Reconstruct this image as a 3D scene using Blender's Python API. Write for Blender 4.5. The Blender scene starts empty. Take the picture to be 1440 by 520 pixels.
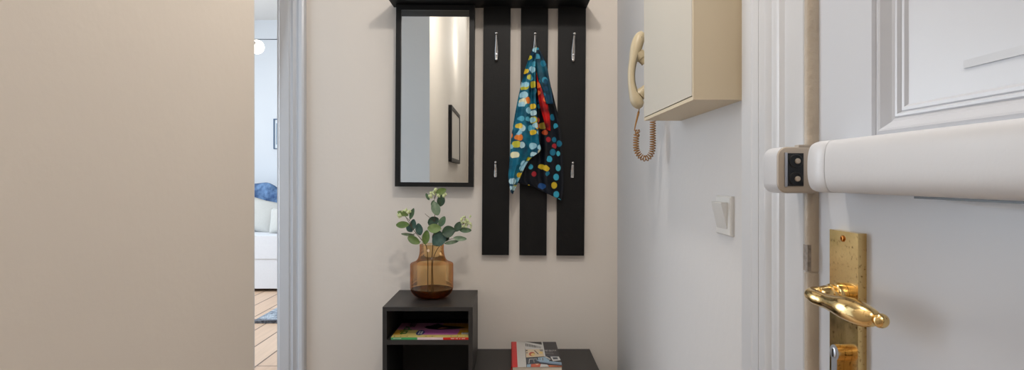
import bpy, bmesh, math, random
from mathutils import Vector, Matrix, noise
random.seed(7)
PI = math.pi
F = 853.33          # focal length in pixels of the 1440-wide frame
CX, CY = 718.0, 250.0
CAMZ = 1.22
D = 2.70            # back wall
S = bpy.context.scene
COL = S.collection

def P(x, y, Y):
    return Vector(((x - CX) * Y / F, Y, CAMZ - (y - CY) * Y / F))
def PXx(x, Y): return (x - CX) * Y / F
def PZ(y, Y): return CAMZ - (y - CY) * Y / F
def on_plane(x, y, z):
    Y = (CAMZ - z) * F / (y - CY)
    return Vector(((x - CX) * Y / F, Y, z))

# ------------------------------------------------------------------ materials
def lin(c):
    return tuple(((v/255)/12.92 if v/255 <= .04045 else (((v/255)+.055)/1.055)**2.4) for v in c)
def new_mat(name):
    m = bpy.data.materials.new(name); m.use_nodes = True
    nt = m.node_tree
    return m, nt, nt.nodes, nt.links, nt.nodes['Principled BSDF']
def mat(name, rgb, rough=.5, metal=0, var=.04, scale=12, bump=0, bscale=80, spec=.5, coat=0, rvar=0):
    """procedural: colour and roughness broken up by noise, optional noise bump"""
    m, nt, N, L, b = new_mat(name)
    c = lin(rgb)
    tc = N.new('ShaderNodeTexCoord')
    nz = N.new('ShaderNodeTexNoise'); nz.inputs['Scale'].default_value = scale; nz.inputs['Detail'].default_value = 4
    L.new(tc.outputs['Object'], nz.inputs['Vector'])
    mx = N.new('ShaderNodeMix'); mx.data_type = 'RGBA'
    mx.inputs['A'].default_value = (*[v*(1-var) for v in c], 1)
    mx.inputs['B'].default_value = (*[min(1, v*(1+var)) for v in c], 1)
    L.new(nz.outputs['Fac'], mx.inputs['Factor'])
    L.new(mx.outputs['Result'], b.inputs['Base Color'])
    b.inputs['Roughness'].default_value = rough
    b.inputs['Metallic'].default_value = metal
    b.inputs['Specular IOR Level'].default_value = spec
    b.inputs['Coat Weight'].default_value = coat
    if rvar:
        mr = N.new('ShaderNodeMapRange')
        mr.inputs['To Min'].default_value = max(0, rough-rvar); mr.inputs['To Max'].default_value = rough+rvar
        L.new(nz.outputs['Fac'], mr.inputs['Value']); L.new(mr.outputs['Result'], b.inputs['Roughness'])
    if bump:
        n2 = N.new('ShaderNodeTexNoise'); n2.inputs['Scale'].default_value = bscale; n2.inputs['Detail'].default_value = 5
        L.new(tc.outputs['Object'], n2.inputs['Vector'])
        bp = N.new('ShaderNodeBump'); bp.inputs['Strength'].default_value = bump; bp.inputs['Distance'].default_value = .01
        L.new(n2.outputs['Fac'], bp.inputs['Height']); L.new(bp.outputs['Normal'], b.inputs['Normal'])
    return m

M = {}
M['wall_warm'] = mat('plaster_beige', (216, 206, 194), .75, var=.025, scale=3, bump=.06, bscale=40, spec=.25)
M['wall_back'] = mat('plaster_offwhite', (222, 214, 205), .75, var=.02, scale=3, bump=.06, bscale=40, spec=.25)
M['wall_right'] = mat('plaster_white', (210, 209, 209), .7, var=.02, scale=3, bump=.08, bscale=30, spec=.3)
M['wall_blue'] = mat('plaster_cool', (214, 220, 226), .8, var=.015, scale=2, bump=.03, bscale=40, spec=.2)
M['ceiling'] = mat('plaster_ceiling', (228, 226, 222), .85, var=.015, scale=2, spec=.2)
M['gloss_white'] = mat('gloss_paint_white', (200, 202, 206), .32, var=.02, scale=6, bump=.05, bscale=18, spec=.45)
M['gloss_door'] = mat('gloss_paint_door', (198, 202, 210), .28, var=.02, scale=4, bump=.05, bscale=12, spec=.5)
M['bead_paint'] = mat('worn_bead_paint', (176, 164, 148), .45, var=.2, scale=14, bump=.25, bscale=60)
M['gap_shade'] = mat('gap_shade', (60, 54, 48), .8, var=.1)
M['strip_grey'] = mat('grey_strip', (196, 200, 207), .35, var=.02)
M['plastic_white'] = mat('white_plastic', (208, 210, 215), .33, var=.015, bump=.02, bscale=200, spec=.45)
M['plastic_warm'] = mat('warm_grey_plastic', (176, 164, 150), .45, var=.04)
M['plastic_black'] = mat('black_plastic', (16, 18, 22), .3, var=.1)
M['switch'] = mat('switch_plastic', (214, 214, 212), .38, var=.01)
M['box'] = mat('cream_lacquer', (208, 194, 168), .5, var=.015, scale=5, spec=.35)
M['box_door'] = mat('cream_lacquer_door', (196, 191, 180), .5, var=.015, scale=5, spec=.35)
M['black_wood'] = mat('black_laminate', (10, 9, 9), .5, var=.22, scale=40, bump=.05, bscale=120, spec=.25)
M['black_frame'] = mat('black_frame', (15, 14, 14), .45, var=.15, scale=40, spec=.3)
M['grey_black'] = mat('anthracite_laminate', (46, 44, 43), .42, var=.1, scale=60, bump=.05, bscale=200, spec=.35)
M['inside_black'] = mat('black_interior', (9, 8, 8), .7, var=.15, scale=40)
M['chrome'] = mat('satin_nickel', (205, 203, 200), .22, 1, var=.04)
M['steel'] = mat('steel', (190, 192, 198), .3, 1, var=.05)
M['phone'] = mat('ivory_plastic', (192, 178, 148), .4, var=.04, scale=10)
M['phone_dark'] = mat('grey_plastic', (92, 90, 86), .5, var=.06)
M['cord'] = mat('yellowed_cord', (150, 106, 48), .4, var=.15, scale=90)
M['mirror'] = mat('mirror_silver', (226, 230, 230), .0, 1, var=0)
M['pages'] = mat('paper_pages', (220, 208, 190), .8, var=.06, scale=200)
M['stem'] = mat('brown_stem', (84, 62, 40), .6, var=.15)
M['green_stem'] = mat('green_stem', (96, 100, 62), .6, var=.15)
M['berry'] = mat('pale_green_berry', (206, 214, 160), .5, var=.1, scale=60)
M['sticker'] = mat('cream_sticker', (240, 205, 170), .5)
M['sofa'] = mat('pale_sofa_fabric', (206, 210, 216), .9, var=.04, scale=60, bump=.15, bscale=300, spec=.1)
M['pillow'] = mat('grey_pillow_fabric', (178, 180, 178), .9, var=.06, scale=60, bump=.15, bscale=300, spec=.1)
M['rod'] = mat('dark_metal', (46, 56, 66), .5, .3)
M['brown_metal'] = mat('brown_metal', (90, 66, 46), .4, .6)
M['blue_frame'] = mat('dark_blue_frame', (52, 84, 118), .5)
M['mat_board'] = mat('mat_board', (214, 224, 232), .8)
M['art_grey'] = mat('art_print', (150, 168, 186), .8, var=.25, scale=9)

def leaf_mat(name, rgb, rgb2):
    m, nt, N, L, b = new_mat(name)
    tc = N.new('ShaderNodeTexCoord'); nz = N.new('ShaderNodeTexNoise'); nz.inputs['Scale'].default_value = 45
    L.new(tc.outputs['Object'], nz.inputs['Vector'])
    cr = N.new('ShaderNodeValToRGB')
    cr.color_ramp.elements[0].position = .3; cr.color_ramp.elements[1].position = .7
    cr.color_ramp.elements[0].color = (*lin(rgb), 1); cr.color_ramp.elements[1].color = (*lin(rgb2), 1)
    L.new(nz.outputs['Fac'], cr.inputs['Fac']); L.new(cr.outputs['Color'], b.inputs['Base Color'])
    b.inputs['Roughness'].default_value = .5
    b.inputs['Subsurface Weight'].default_value = 0
    return m
LEAF = [leaf_mat('leaf_dark', (38, 62, 44), (58, 84, 58)),
        leaf_mat('leaf_teal', (34, 66, 58), (64, 96, 84)),
        leaf_mat('leaf_light', (104, 128, 66), (128, 148, 90)),
        leaf_mat('leaf_olive', (78, 104, 46), (106, 128, 60)),
        leaf_mat('leaf_grey', (92, 116, 88), (134, 152, 124)),
        leaf_mat('leaf_mid', (62, 92, 62), (86, 114, 80))]

def brass():
    m, nt, N, L, b = new_mat('worn_brass')
    tc = N.new('ShaderNodeTexCoord')
    n1 = N.new('ShaderNodeTexNoise'); n1.inputs['Scale'].default_value = 55; n1.inputs['Detail'].default_value = 6
    n2 = N.new('ShaderNodeTexNoise'); n2.inputs['Scale'].default_value = 190; n2.inputs['Detail'].default_value = 3
    L.new(tc.outputs['Object'], n1.inputs['Vector']); L.new(tc.outputs['Object'], n2.inputs['Vector'])
    cr = N.new('ShaderNodeValToRGB')
    cr.color_ramp.elements[0].position = .28; cr.color_ramp.elements[0].color = (*lin((136, 104, 56)), 1)
    cr.color_ramp.elements[1].position = .4; cr.color_ramp.elements[1].color = (*lin((232, 202, 142)), 1)
    L.new(n2.outputs['Fac'], cr.inputs['Fac'])
    L.new(cr.outputs['Color'], b.inputs['Base Color'])
    b.inputs['Metallic'].default_value = 1
    mr = N.new('ShaderNodeMapRange'); mr.inputs['To Min'].default_value = .08; mr.inputs['To Max'].default_value = .26
    L.new(n1.outputs['Fac'], mr.inputs['Value']); L.new(mr.outputs['Result'], b.inputs['Roughness'])
    return m
M['brass'] = brass()

def amber_glass(name, tint_face, tint_edge, gloss=1.0):
    """thin coloured glass: tinted transparency that deepens at grazing angles plus a clear reflection"""
    m = bpy.data.materials.new(name); m.use_nodes = True
    nt = m.node_tree; N = nt.nodes; L = nt.links
    N.remove(N['Principled BSDF']); out = N['Material Output']
    lw = N.new('ShaderNodeLayerWeight'); lw.inputs['Blend'].default_value = .35
    nz = N.new('ShaderNodeTexNoise'); nz.inputs['Scale'].default_value = 8
    cr = N.new('ShaderNodeValToRGB')
    cr.color_ramp.elements[0].position = .1; cr.color_ramp.elements[0].color = (*lin(tint_face), 1)
    cr.color_ramp.elements[1].position = .9; cr.color_ramp.elements[1].color = (*lin(tint_edge), 1)
    L.new(lw.outputs['Facing'], cr.inputs['Fac'])
    tr = N.new('ShaderNodeBsdfTransparent'); L.new(cr.outputs['Color'], tr.inputs['Color'])
    gl = N.new('ShaderNodeBsdfGlossy'); gl.inputs['Roughness'].default_value = .03
    bp = N.new('ShaderNodeBump'); bp.inputs['Strength'].default_value = .08
    L.new(nz.outputs['Fac'], bp.inputs['Height']); L.new(bp.outputs['Normal'], gl.inputs['Normal'])
    fr = N.new('ShaderNodeFresnel'); fr.inputs['IOR'].default_value = 1.45
    mul = N.new('ShaderNodeMath'); mul.operation = 'MULTIPLY'; mul.inputs[1].default_value = gloss
    L.new(fr.outputs['Fac'], mul.inputs[0])
    mx = N.new('ShaderNodeMixShader'); L.new(mul.outputs[0], mx.inputs['Fac'])
    L.new(tr.outputs[0], mx.inputs[1]); L.new(gl.outputs[0], mx.inputs[2])
    L.new(mx.outputs[0], out.inputs['Surface'])
    return m
M['amber'] = amber_glass('amber_glass', (255, 234, 196), (240, 158, 70), .7)
M['amber_deep'] = amber_glass('amber_glass_thick_bottom', (178, 138, 88), (120, 82, 40), .8)

def wood_planks():
    m, nt, N, L, b = new_mat('pale_wood_planks')
    tc = N.new('ShaderNodeTexCoord')
    mp = N.new('ShaderNodeMapping'); mp.inputs['Rotation'].default_value[2] = math.radians(90)
    L.new(tc.outputs['Object'], mp.inputs['Vector'])
    br = N.new('ShaderNodeTexBrick'); br.offset = .43
    br.inputs['Color1'].default_value = (*lin((212, 188, 166)), 1); br.inputs['Color2'].default_value = (*lin((198, 170, 146)), 1)
    br.inputs['Mortar'].default_value = (*lin((92, 72, 56)), 1)
    br.inputs['Scale'].default_value = 1; br.inputs['Mortar Size'].default_value = .006
    br.inputs['Brick Width'].default_value = 3.0; br.inputs['Row Height'].default_value = .2
    L.new(mp.outputs['Vector'], br.inputs['Vector'])
    mp2 = N.new('ShaderNodeMapping'); mp2.inputs['Scale'].default_value = (1.5, 22, 1)
    L.new(mp.outputs['Vector'], mp2.inputs['Vector'])
    nz = N.new('ShaderNodeTexNoise'); nz.inputs['Scale'].default_value = 2; nz.inputs['Detail'].default_value = 6
    L.new(mp2.outputs['Vector'], nz.inputs['Vector'])
    mx = N.new('ShaderNodeMix'); mx.data_type = 'RGBA'; mx.blend_type = 'MULTIPLY'; mx.inputs['Factor'].default_value = .5
    cr = N.new('ShaderNodeValToRGB'); cr.color_ramp.elements[0].color = (.55, .5, .45, 1); cr.color_ramp.elements[1].color = (1.1, 1.08, 1.05, 1)
    L.new(nz.outputs['Fac'], cr.inputs['Fac'])
    L.new(br.outputs['Color'], mx.inputs['A']); L.new(cr.outputs['Color'], mx.inputs['B'])
    L.new(mx.outputs['Result'], b.inputs['Base Color']); b.inputs['Roughness'].default_value = .42
    return m
M['floor'] = wood_planks()

def woven(name, a, c, scale):
    m, nt, N, L, b = new_mat(name)
    tc = N.new('ShaderNodeTexCoord'); vo = N.new('ShaderNodeTexVoronoi'); vo.inputs['Scale'].default_value = scale
    nz = N.new('ShaderNodeTexNoise'); nz.inputs['Scale'].default_value = scale*.4; nz.inputs['Detail'].default_value = 6
    L.new(tc.outputs['Object'], vo.inputs['Vector']); L.new(tc.outputs['Object'], nz.inputs['Vector'])
    cr = N.new('ShaderNodeValToRGB'); cr.color_ramp.elements[0].position = .35; cr.color_ramp.elements[1].position = .65
    cr.color_ramp.elements[0].color = (*lin(a), 1); cr.color_ramp.elements[1].color = (*lin(c), 1)
    L.new(nz.outputs['Fac'], cr.inputs['Fac']); L.new(cr.outputs['Color'], b.inputs['Base Color'])
    bp = N.new('ShaderNodeBump'); bp.inputs['Strength'].default_value = .6; bp.inputs['Distance'].default_value = .02
    L.new(vo.outputs['Distance'], bp.inputs['Height']); L.new(bp.outputs['Normal'], b.inputs['Normal'])
    b.inputs['Roughness'].default_value = .95
    return m
M['rug'] = woven('grey_rug_wool', (108, 120, 134), (172, 184, 196), 60)
M['rug_edge'] = woven('dark_rug_edge', (56, 60, 70), (120, 126, 136), 60)
M['blanket'] = woven('blue_blanket_weave', (36, 64, 106), (104, 136, 174), 26)

def glow(name, rgb, s):
    m, nt, N, L, b = new_mat(name)
    lw = N.new('ShaderNodeLayerWeight'); lw.inputs['Blend'].default_value = .3
    b.inputs['Base Color'].default_value = (*lin(rgb), 1)
    b.inputs['Emission Color'].default_value = (*lin(rgb), 1)
    mr = N.new('ShaderNodeMapRange'); mr.inputs['To Min'].default_value = s; mr.inputs['To Max'].default_value = s*.7
    L.new(lw.outputs['Facing'], mr.inputs['Value']); L.new(mr.outputs['Result'], b.inputs['Emission Strength'])
    return m
M['globe'] = glow('lit_opal_globe', (255, 250, 238), 2.5)

def scarf_mat(name, base_a, base_b, density, palette, seed, bright=1.0):
    """printed cloth: overlapping round blots of colour (voronoi cells) on a dark ground"""
    m, nt, N, L, b = new_mat(name)
    tc = N.new('ShaderNodeTexCoord')
    sp = N.new('ShaderNodeSeparateXYZ'); L.new(tc.outputs['UV'], sp.inputs[0])
    base = N.new('ShaderNodeTexNoise'); base.inputs['Scale'].default_value = 14; base.inputs['Detail'].default_value = 3
    L.new(tc.outputs['UV'], base.inputs['Vector'])
    cr0 = N.new('ShaderNodeValToRGB'); cr0.color_ramp.elements[0].position = .38; cr0.color_ramp.elements[1].position = .64
    cr0.color_ramp.elements[0].color = (*lin(base_a), 1); cr0.color_ramp.elements[1].color = (*lin(base_b), 1)
    L.new(base.outputs['Fac'], cr0.inputs['Fac'])
    col = cr0.outputs['Color']
    for k, (sc, rad, off) in enumerate([(27, .36, 0.0), (34, .36, 3.7)]):
        mp = N.new('ShaderNodeMapping'); mp.inputs['Location'].default_value = (seed + off, seed*1.7 - off, 0)
        L.new(tc.outputs['UV'], mp.inputs['Vector'])
        vo = N.new('ShaderNodeTexVoronoi'); vo.voronoi_dimensions = '2D'
        vo.inputs['Scale'].default_value = sc; vo.inputs['Randomness'].default_value = .75
        L.new(mp.outputs['Vector'], vo.inputs['Vector'])
        sc3 = N.new('ShaderNodeSeparateColor'); L.new(vo.outputs['Color'], sc3.inputs[0])
        pal = N.new('ShaderNodeValToRGB'); pal.color_ramp.interpolation = 'CONSTANT'
        els = pal.color_ramp.elements
        for i, c in enumerate(palette):
            e = els[i] if i < 2 else els.new(i/len(palette))
            e.position = i/len(palette); e.color = (*[v*bright for v in lin(c)], 1)
        L.new(sc3.outputs[0], pal.inputs['Fac'])
        mr = N.new('ShaderNodeMapRange'); mr.inputs['From Min'].default_value = rad; mr.inputs['From Max'].default_value = rad+.05
        mr.inputs['To Min'].default_value = 1; mr.inputs['To Max'].default_value = 0
        L.new(vo.outputs['Distance'], mr.inputs['Value'])
        gt = N.new('ShaderNodeMath'); gt.operation = 'LESS_THAN'; gt.inputs[1].default_value = density if k == 0 else density*.6
        L.new(sc3.outputs[1], gt.inputs[0])
        mu = N.new('ShaderNodeMath'); mu.operation = 'MULTIPLY'; L.new(mr.outputs['Result'], mu.inputs[0]); L.new(gt.outputs[0], mu.inputs[1])
        m2 = N.new('ShaderNodeMath'); m2.operation = 'MULTIPLY'; m2.inputs[1].default_value = .88; L.new(mu.outputs[0], m2.inputs[0])
        mx = N.new('ShaderNodeMix'); mx.data_type = 'RGBA'
        L.new(m2.outputs[0], mx.inputs['Factor']); L.new(col, mx.inputs['A']); L.new(pal.outputs['Color'], mx.inputs['B'])
        col = mx.outputs['Result']
    L.new(col, b.inputs['Base Color'])
    b.inputs['Roughness'].default_value = .5; b.inputs['Specular IOR Level'].default_value = .25
    return m
M['scarf_teal'] = scarf_mat('scarf_teal_print', (6, 50, 74), (16, 112, 138), .66,
    [(240, 130, 30), (150, 205, 225), (232, 196, 40), (190, 222, 230), (90, 175, 200), (240, 232, 190), (170, 215, 230), (200, 190, 40)], 2.3)
M['scarf_navy'] = scarf_mat('scarf_navy_print', (4, 6, 14), (7, 14, 26), .3,
    [(60, 170, 200), (190, 80, 40), (30, 80, 140), (80, 190, 210), (150, 130, 50), (24, 110, 140), (170, 40, 50), (215, 185, 45)], 5.1)
M['scarf_red'] = scarf_mat('scarf_red_print', (90, 8, 14), (214, 24, 20), .25, [(240, 70, 40), (200, 30, 40), (240, 120, 60)], 8.2)
M['scarf_hem'] = mat('scarf_hem', (225, 215, 180), .6)

# flat print colours for covers
def ink(name, rgb, rough=.35):
    return mat('ink_' + name, rgb, rough, var=.05, scale=60, spec=.4)

# ------------------------------------------------------------------ mesh helpers
def bm_new(): return bmesh.new()
def box(bm, x0, x1, y0, y1, z0, z1, mi=0):
    vs = [bm.verts.new(p) for p in [(x0,y0,z0),(x1,y0,z0),(x1,y1,z0),(x0,y1,z0),(x0,y0,z1),(x1,y0,z1),(x1,y1,z1),(x0,y1,z1)]]
    fs = []
    for f in [(0,3,2,1),(4,5,6,7),(0,1,5,4),(1,2,6,5),(2,3,7,6),(3,0,4,7)]:
        fc = bm.faces.new([vs[i] for i in f]); fc.material_index = mi; fs.append(fc)
    return vs, fs
def bevel(bm, w, seg=2, ang=30):
    es = [e for e in bm.edges if len(e.link_faces) == 2 and e.calc_face_angle(0) > math.radians(ang)]
    bmesh.ops.bevel(bm, geom=es, offset=w, segments=seg, affect='EDGES', profile=.5, clamp_overlap=True)
def boxb(x0, x1, y0, y1, z0, z1, w=.002, seg=2):
    bm = bm_new(); box(bm, x0, x1, y0, y1, z0, z1); bevel(bm, w, seg); return bm
def loft(bm, rings, cap=True, closed=True, mi=0):
    vr = [[bm.verts.new(p) for p in r] for r in rings]
    n = len(vr[0])
    for a, b in zip(vr[:-1], vr[1:]):
        for i in range(n if closed else n-1):
            j = (i+1) % n
            f = bm.faces.new((a[i], a[j], b[j], b[i])); f.material_index = mi
    if cap and closed:
        for r, rev in ((vr[0], True), (vr[-1], False)):
            try:
                f = bm.faces.new(list(reversed(r)) if rev else r); f.material_index = mi
            except ValueError: pass
    return vr
def lathe(bm, prof, c, seg=40, axis='Z', cap=True, mi=0):
    rings = []
    for r, h in prof:
        ring = []
        for i in range(seg):
            a = 2*PI*i/seg
            if axis == 'Z': ring.append((c[0]+r*math.cos(a), c[1]+r*math.sin(a), c[2]+h))
            elif axis == 'X': ring.append((c[0]+h, c[1]+r*math.cos(a), c[2]+r*math.sin(a)))
            else: ring.append((c[0]+r*math.cos(a), c[1]+h, c[2]+r*math.sin(a)))
        rings.append(ring)
    return loft(bm, rings, cap, mi=mi)
def sweep(bm, pts, rad, seg=12, up=(0,0,1), cap=True, mi=0):
    """tube along pts; rad = list of r or (ru, rv): ru across, rv along the up direction"""
    pts = [Vector(p) for p in pts]; up = Vector(up)
    rings = []; n = len(pts)
    side = None
    for i, p in enumerate(pts):
        t = (pts[min(i+1, n-1)] - pts[max(i-1, 0)]).normalized()
        s = t.cross(up)
        if s.length < 1e-4: s = side if side is not None else t.orthogonal()
        s.normalize(); side = s
        v = s.cross(t).normalized()
        r = rad[i] if isinstance(rad, (list, tuple)) else rad
        ru, rv = r if isinstance(r, (list, tuple)) else (r, r)
        rings.append([p + s*ru*math.cos(2*PI*k/seg) + v*rv*math.sin(2*PI*k/seg) for k in range(seg)])
    return loft(bm, rings, cap, mi=mi)
def sphere(bm, c, r, u=16, v=10, sc=(1,1,1), mi=0):
    mtx = Matrix.Translation(c) @ Matrix.Diagonal((r*sc[0], r*sc[1], r*sc[2], 1))
    ret = bmesh.ops.create_uvsphere(bm, u_segments=u, v_segments=v, radius=1, matrix=mtx)
    for vv in ret['verts']:
        for f in vv.link_faces: f.material_index = mi
def spline(pts, n):
    """Catmull-Rom through tuples of any length"""
    out = []; m = len(pts)
    for i in range(n):
        t = i/(n-1)*(m-1); k = min(int(t), m-2); u = t-k
        p0, p1, p2, p3 = pts[max(k-1,0)], pts[k], pts[k+1], pts[min(k+2,m-1)]
        out.append(tuple(.5*((2*b)+(-a+c)*u+(2*a-5*b+4*c-d)*u*u+(-a+3*b-3*c+d)*u**3) for a,b,c,d in zip(p0,p1,p2,p3)))
    return out

WLOC = {}
def obj(name, bm, m, parent=None, loc=None, smooth=True, ang=35):
    """one mesh object; bm is in world coordinates"""
    if parent is not None:
        off = WLOC[parent]
    else:
        if loc is None:
            zs = [v.co.z for v in bm.verts]; xs = [v.co.x for v in bm.verts]; ys = [v.co.y for v in bm.verts]
            loc = ((min(xs)+max(xs))/2, (min(ys)+max(ys))/2, min(zs))
        off = Vector(loc)
    bmesh.ops.recalc_face_normals(bm, faces=bm.faces)
    bmesh.ops.translate(bm, verts=bm.verts, vec=-off)
    me = bpy.data.meshes.new(name); bm.to_mesh(me); bm.free()
    for mm in (m if isinstance(m, (list, tuple)) else [m]): me.materials.append(mm)
    if smooth:
        for p in me.polygons: p.use_smooth = True
        me.set_sharp_from_angle(angle=math.radians(ang))
    o = bpy.data.objects.new(name, me); COL.objects.link(o)
    if parent is not None: o.parent = parent
    else: o.location = off
    WLOC[o] = off
    return o
def tag(o, label=None, cat=None, group=None, kind=None):
    if label: o['label'] = label
    if cat: o['category'] = cat
    if group: o['group'] = group
    if kind: o['kind'] = kind
    return o
def thing(name, loc, label, cat, group=None):
    o = bpy.data.objects.new(name, None); COL.objects.link(o)
    o.location = loc; o.empty_display_size = .05; WLOC[o] = Vector(loc)
    return tag(o, label, cat, group)
def struct(name, bm, m, label, cat, **k):
    return tag(obj(name, bm, m, **k), label, cat, kind='structure')

def text_to_bm(bm, body, fit, frame, mi=0, bold=0.0):
    """adds flat lettering; frame = (origin, dir along the line, dir up); fit = (length, height)"""
    cu = bpy.data.curves.new('txt', 'FONT'); cu.body = body; cu.size = 1; cu.offset = bold; cu.resolution_u = 3
    o = bpy.data.objects.new('txt', cu); COL.objects.link(o)
    dg = bpy.context.evaluated_depsgraph_get()
    me = bpy.data.meshes.new_from_object(o.evaluated_get(dg))
    bpy.data.objects.remove(o); bpy.data.curves.remove(cu)
    xs = [v.co.x for v in me.vertices]; ys = [v.co.y for v in me.vertices]
    x0, x1, y0, y1 = min(xs), max(xs), min(ys), max(ys)
    org, dx, dy = [Vector(v) for v in frame]
    vm = [bm.verts.new(org + dx*((v.co.x-x0)/(x1-x0)*fit[0]) + dy*((v.co.y-y0)/(y1-y0)*fit[1])) for v in me.vertices]
    for p in me.polygons:
        try:
            f = bm.faces.new([vm[i] for i in p.vertices]); f.material_index = mi
        except ValueError: pass
    bpy.data.meshes.remove(me)

# ------------------------------------------------------------------ the setting
XR, XL, YL, CEIL = .475, -.537, 1.273, 3.3
LX0, LX1, LY1, LCEIL = -4.7, .6, 8.0, 3.3
DW0, DW1, DWH = -1.86, -1.03, 2.15      # doorway to the living room
DY0, DY1, DH = .02, .938, 2.08          # entrance door slab

bm = bm_new(); box(bm, LX0-.1, LX1+.1, -2.8, LY1+.1, -.1, 0)
struct('floor', bm, M['floor'], 'pale wooden plank floor running into the living room', 'floor', smooth=False)
bm = bm_new(); box(bm, -2.6, XR+.13, -2.8, D, CEIL, CEIL+.1)
struct('ceiling', bm, M['ceiling'], 'white ceiling of the hall above the coat rack', 'ceiling', smooth=False)
bm = bm_new(); box(bm, LX0-.1, LX1+.1, D, LY1+.1, LCEIL, LCEIL+.1)
struct('ceiling_living_room', bm, M['ceiling'], 'white ceiling of the living room beyond the doorway', 'ceiling', smooth=False)

bm = bm_new()
box(bm, DW1, XR+.13, D, D+.12, 0, LCEIL); box(bm, DW0, DW1, D, D+.12, DWH, LCEIL); box(bm, LX0-.1, DW0, D, D+.12, 0, LCEIL)
struct('wall_back', bm, M['wall_back'], 'off-white wall behind the coat rack and mirror', 'wall', smooth=False)
bm = bm_new()
box(bm, XR, XR+.13, .96, D, 0, CEIL); box(bm, XR, XR+.13, -.005, .96, DH+.01, CEIL); box(bm, XR, XR+.13, -2.8, -.005, 0, CEIL)
struct('wall_right', bm, M['wall_right'], 'white wall carrying the light switch and intercom phone', 'wall', smooth=False)
bm = bm_new(); box(bm, XL-.12, XL, -2.3, YL-.004, 0, CEIL)
struct('wall_left', bm, M['wall_warm'], 'plain beige wall filling the left of the view', 'wall')
bm = bm_new(); box(bm, -2.6, XL-.12, YL-.12, YL-.004, 0, CEIL); box(bm, -2.6, XL, YL-.004, YL, 0, CEIL)
struct('wall_passage_front', bm, M['wall_right'], 'pale wall of the side passage seen in the mirror', 'wall', smooth=False)
bm = bm_new(); box(bm, -2.6, -2.5, YL, D, 0, CEIL)
struct('wall_passage_left', bm, M['wall_right'], 'end wall of the side passage hidden behind the beige wall', 'wall', smooth=False)
bm = bm_new(); box(bm, XL-.12, XR+.13, -2.4, -2.3, 0, CEIL)
struct('wall_front', bm, M['wall_warm'], 'hall end wall behind the viewer', 'wall', smooth=False)
bm = bm_new(); box(bm, LX0, LX1, LY1, LY1+.1, 0, LCEIL)
struct('wall_living_room_back', bm, M['wall_blue'], 'pale blue-white far wall of the living room', 'wall', smooth=False)
bm = bm_new(); box(bm, LX0-.1, LX0, D+.12, LY1+.1, 0, LCEIL)
struct('wall_living_room_left', bm, M['wall_blue'], 'left wall of the living room, out of sight', 'wall', smooth=False)
bm = bm_new(); box(bm, LX1, LX1+.1, D+.12, LY1+.1, 0, LCEIL)
struct('wall_living_room_right', bm, M['wall_blue'], 'right wall of the living room, out of sight', 'wall', smooth=False)

# casing of the living-room doorway (moulded, on the back wall)
def casing_vertical(bm, prof, z0, z1):
    loft(bm, [[(x, y, z0) for x, y in prof], [(x, y, z1) for x, y in prof]])
bm = bm_new()
W = .118
cp = [(0,0),(0,-.016),(.004,-.02),(.046,-.02),(.050,-.015),(.056,-.015),(.060,-.021),(.066,-.0255),(.072,-.021),(.077,-.016),(.083,-.016),(.087,-.024),(.094,-.03),(W-.01,-.032),(W-.002,-.028),(W,-.02),(W,0)]
x_in = DW1 + .004
casing_vertical(bm, [(x_in + a, D + b) for a, b in cp], 0, DWH + W)
casing_vertical(bm, [(DW0 - .004 - a, D + b) for a, b in cp], 0, DWH + W)
box(bm, DW0, DW1, D-.022, D, DWH, DWH+W)
box(bm, DW1-.004, DW1+.004, D-.012, D+.12, 0, DWH); box(bm, DW0-.004, DW0+.004, D-.012, D+.12, 0, DWH)
struct('trim_1', bm, M['gloss_white'], 'white moulded casing around the living room doorway', 'door casing', ang=20)

# casing of the entrance door (on the right wall): profile in (Y, X), stepping down towards the door
pr = [(1.19,.476),(1.19,.455),(1.186,.452),(1.142,.452),(1.139,.4535),(1.112,.4535),(1.1105,.457),(1.109,.4535),(1.083,.453),(1.079,.4545),(1.070,.4605),(1.062,.459),(1.044,.459),(1.040,.460),(1.031,.466),(1.026,.4645),(.964,.4645),(.960,.467),(.957,.476)]
bm = bm_new()
loft(bm, [[(x, y, 0) for y, x in pr], [(x, y, DH+.2) for y, x in pr]])
pr2 = [(-.21+ (1.19-y), x) for y, x in pr]
loft(bm, [[(x, -.245 + (1.19-y), 0) for y, x in pr], [(x, -.245 + (1.19-y), DH+.2) for y, x in pr]])
box(bm, .4645, XR, -.01, .956, DH+.012, DH+.2)
casing = struct('trim_2', bm, M['gloss_white'], 'wide white moulded casing beside the entrance door', 'door casing', ang=18)

# rounded bead between casing and door, worn
bm = bm_new()
ring = [(.4755 - .0155*math.sin(PI*i/14), .9475 - .0125*math.cos(PI*i/14)) for i in range(15)]
zs = [0, CAMZ-.148, CAMZ-.1475, CAMZ-.145, CAMZ-.1445, DH+.01]
grow = [1, 1, .9, .9, 1, 1]
loft(bm, [[(.4755+(x-.4755)*g, .9475+(y-.9475)*g, z) for x, y in ring] for z, g in zip(zs, grow)])
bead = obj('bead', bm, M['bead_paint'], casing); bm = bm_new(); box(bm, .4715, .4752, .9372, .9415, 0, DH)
obj('gap_shade_strip', bm, M['gap_shade'], casing, smooth=False)  # dark strip put in as the shade between bead and door
bead['label'] = 'worn beige rounded bead along the door gap'
bm = boxb(.4592, .468, .9385, .9520, CAMZ-.144, CAMZ-.104, .002)
sk = obj('latch_wear', bm, mat('scuffed_metal', (140, 130, 120), .5, .2, var=.75, scale=160), casing); sk['label'] = 'dark scuffed metal patch on the bead'

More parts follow.
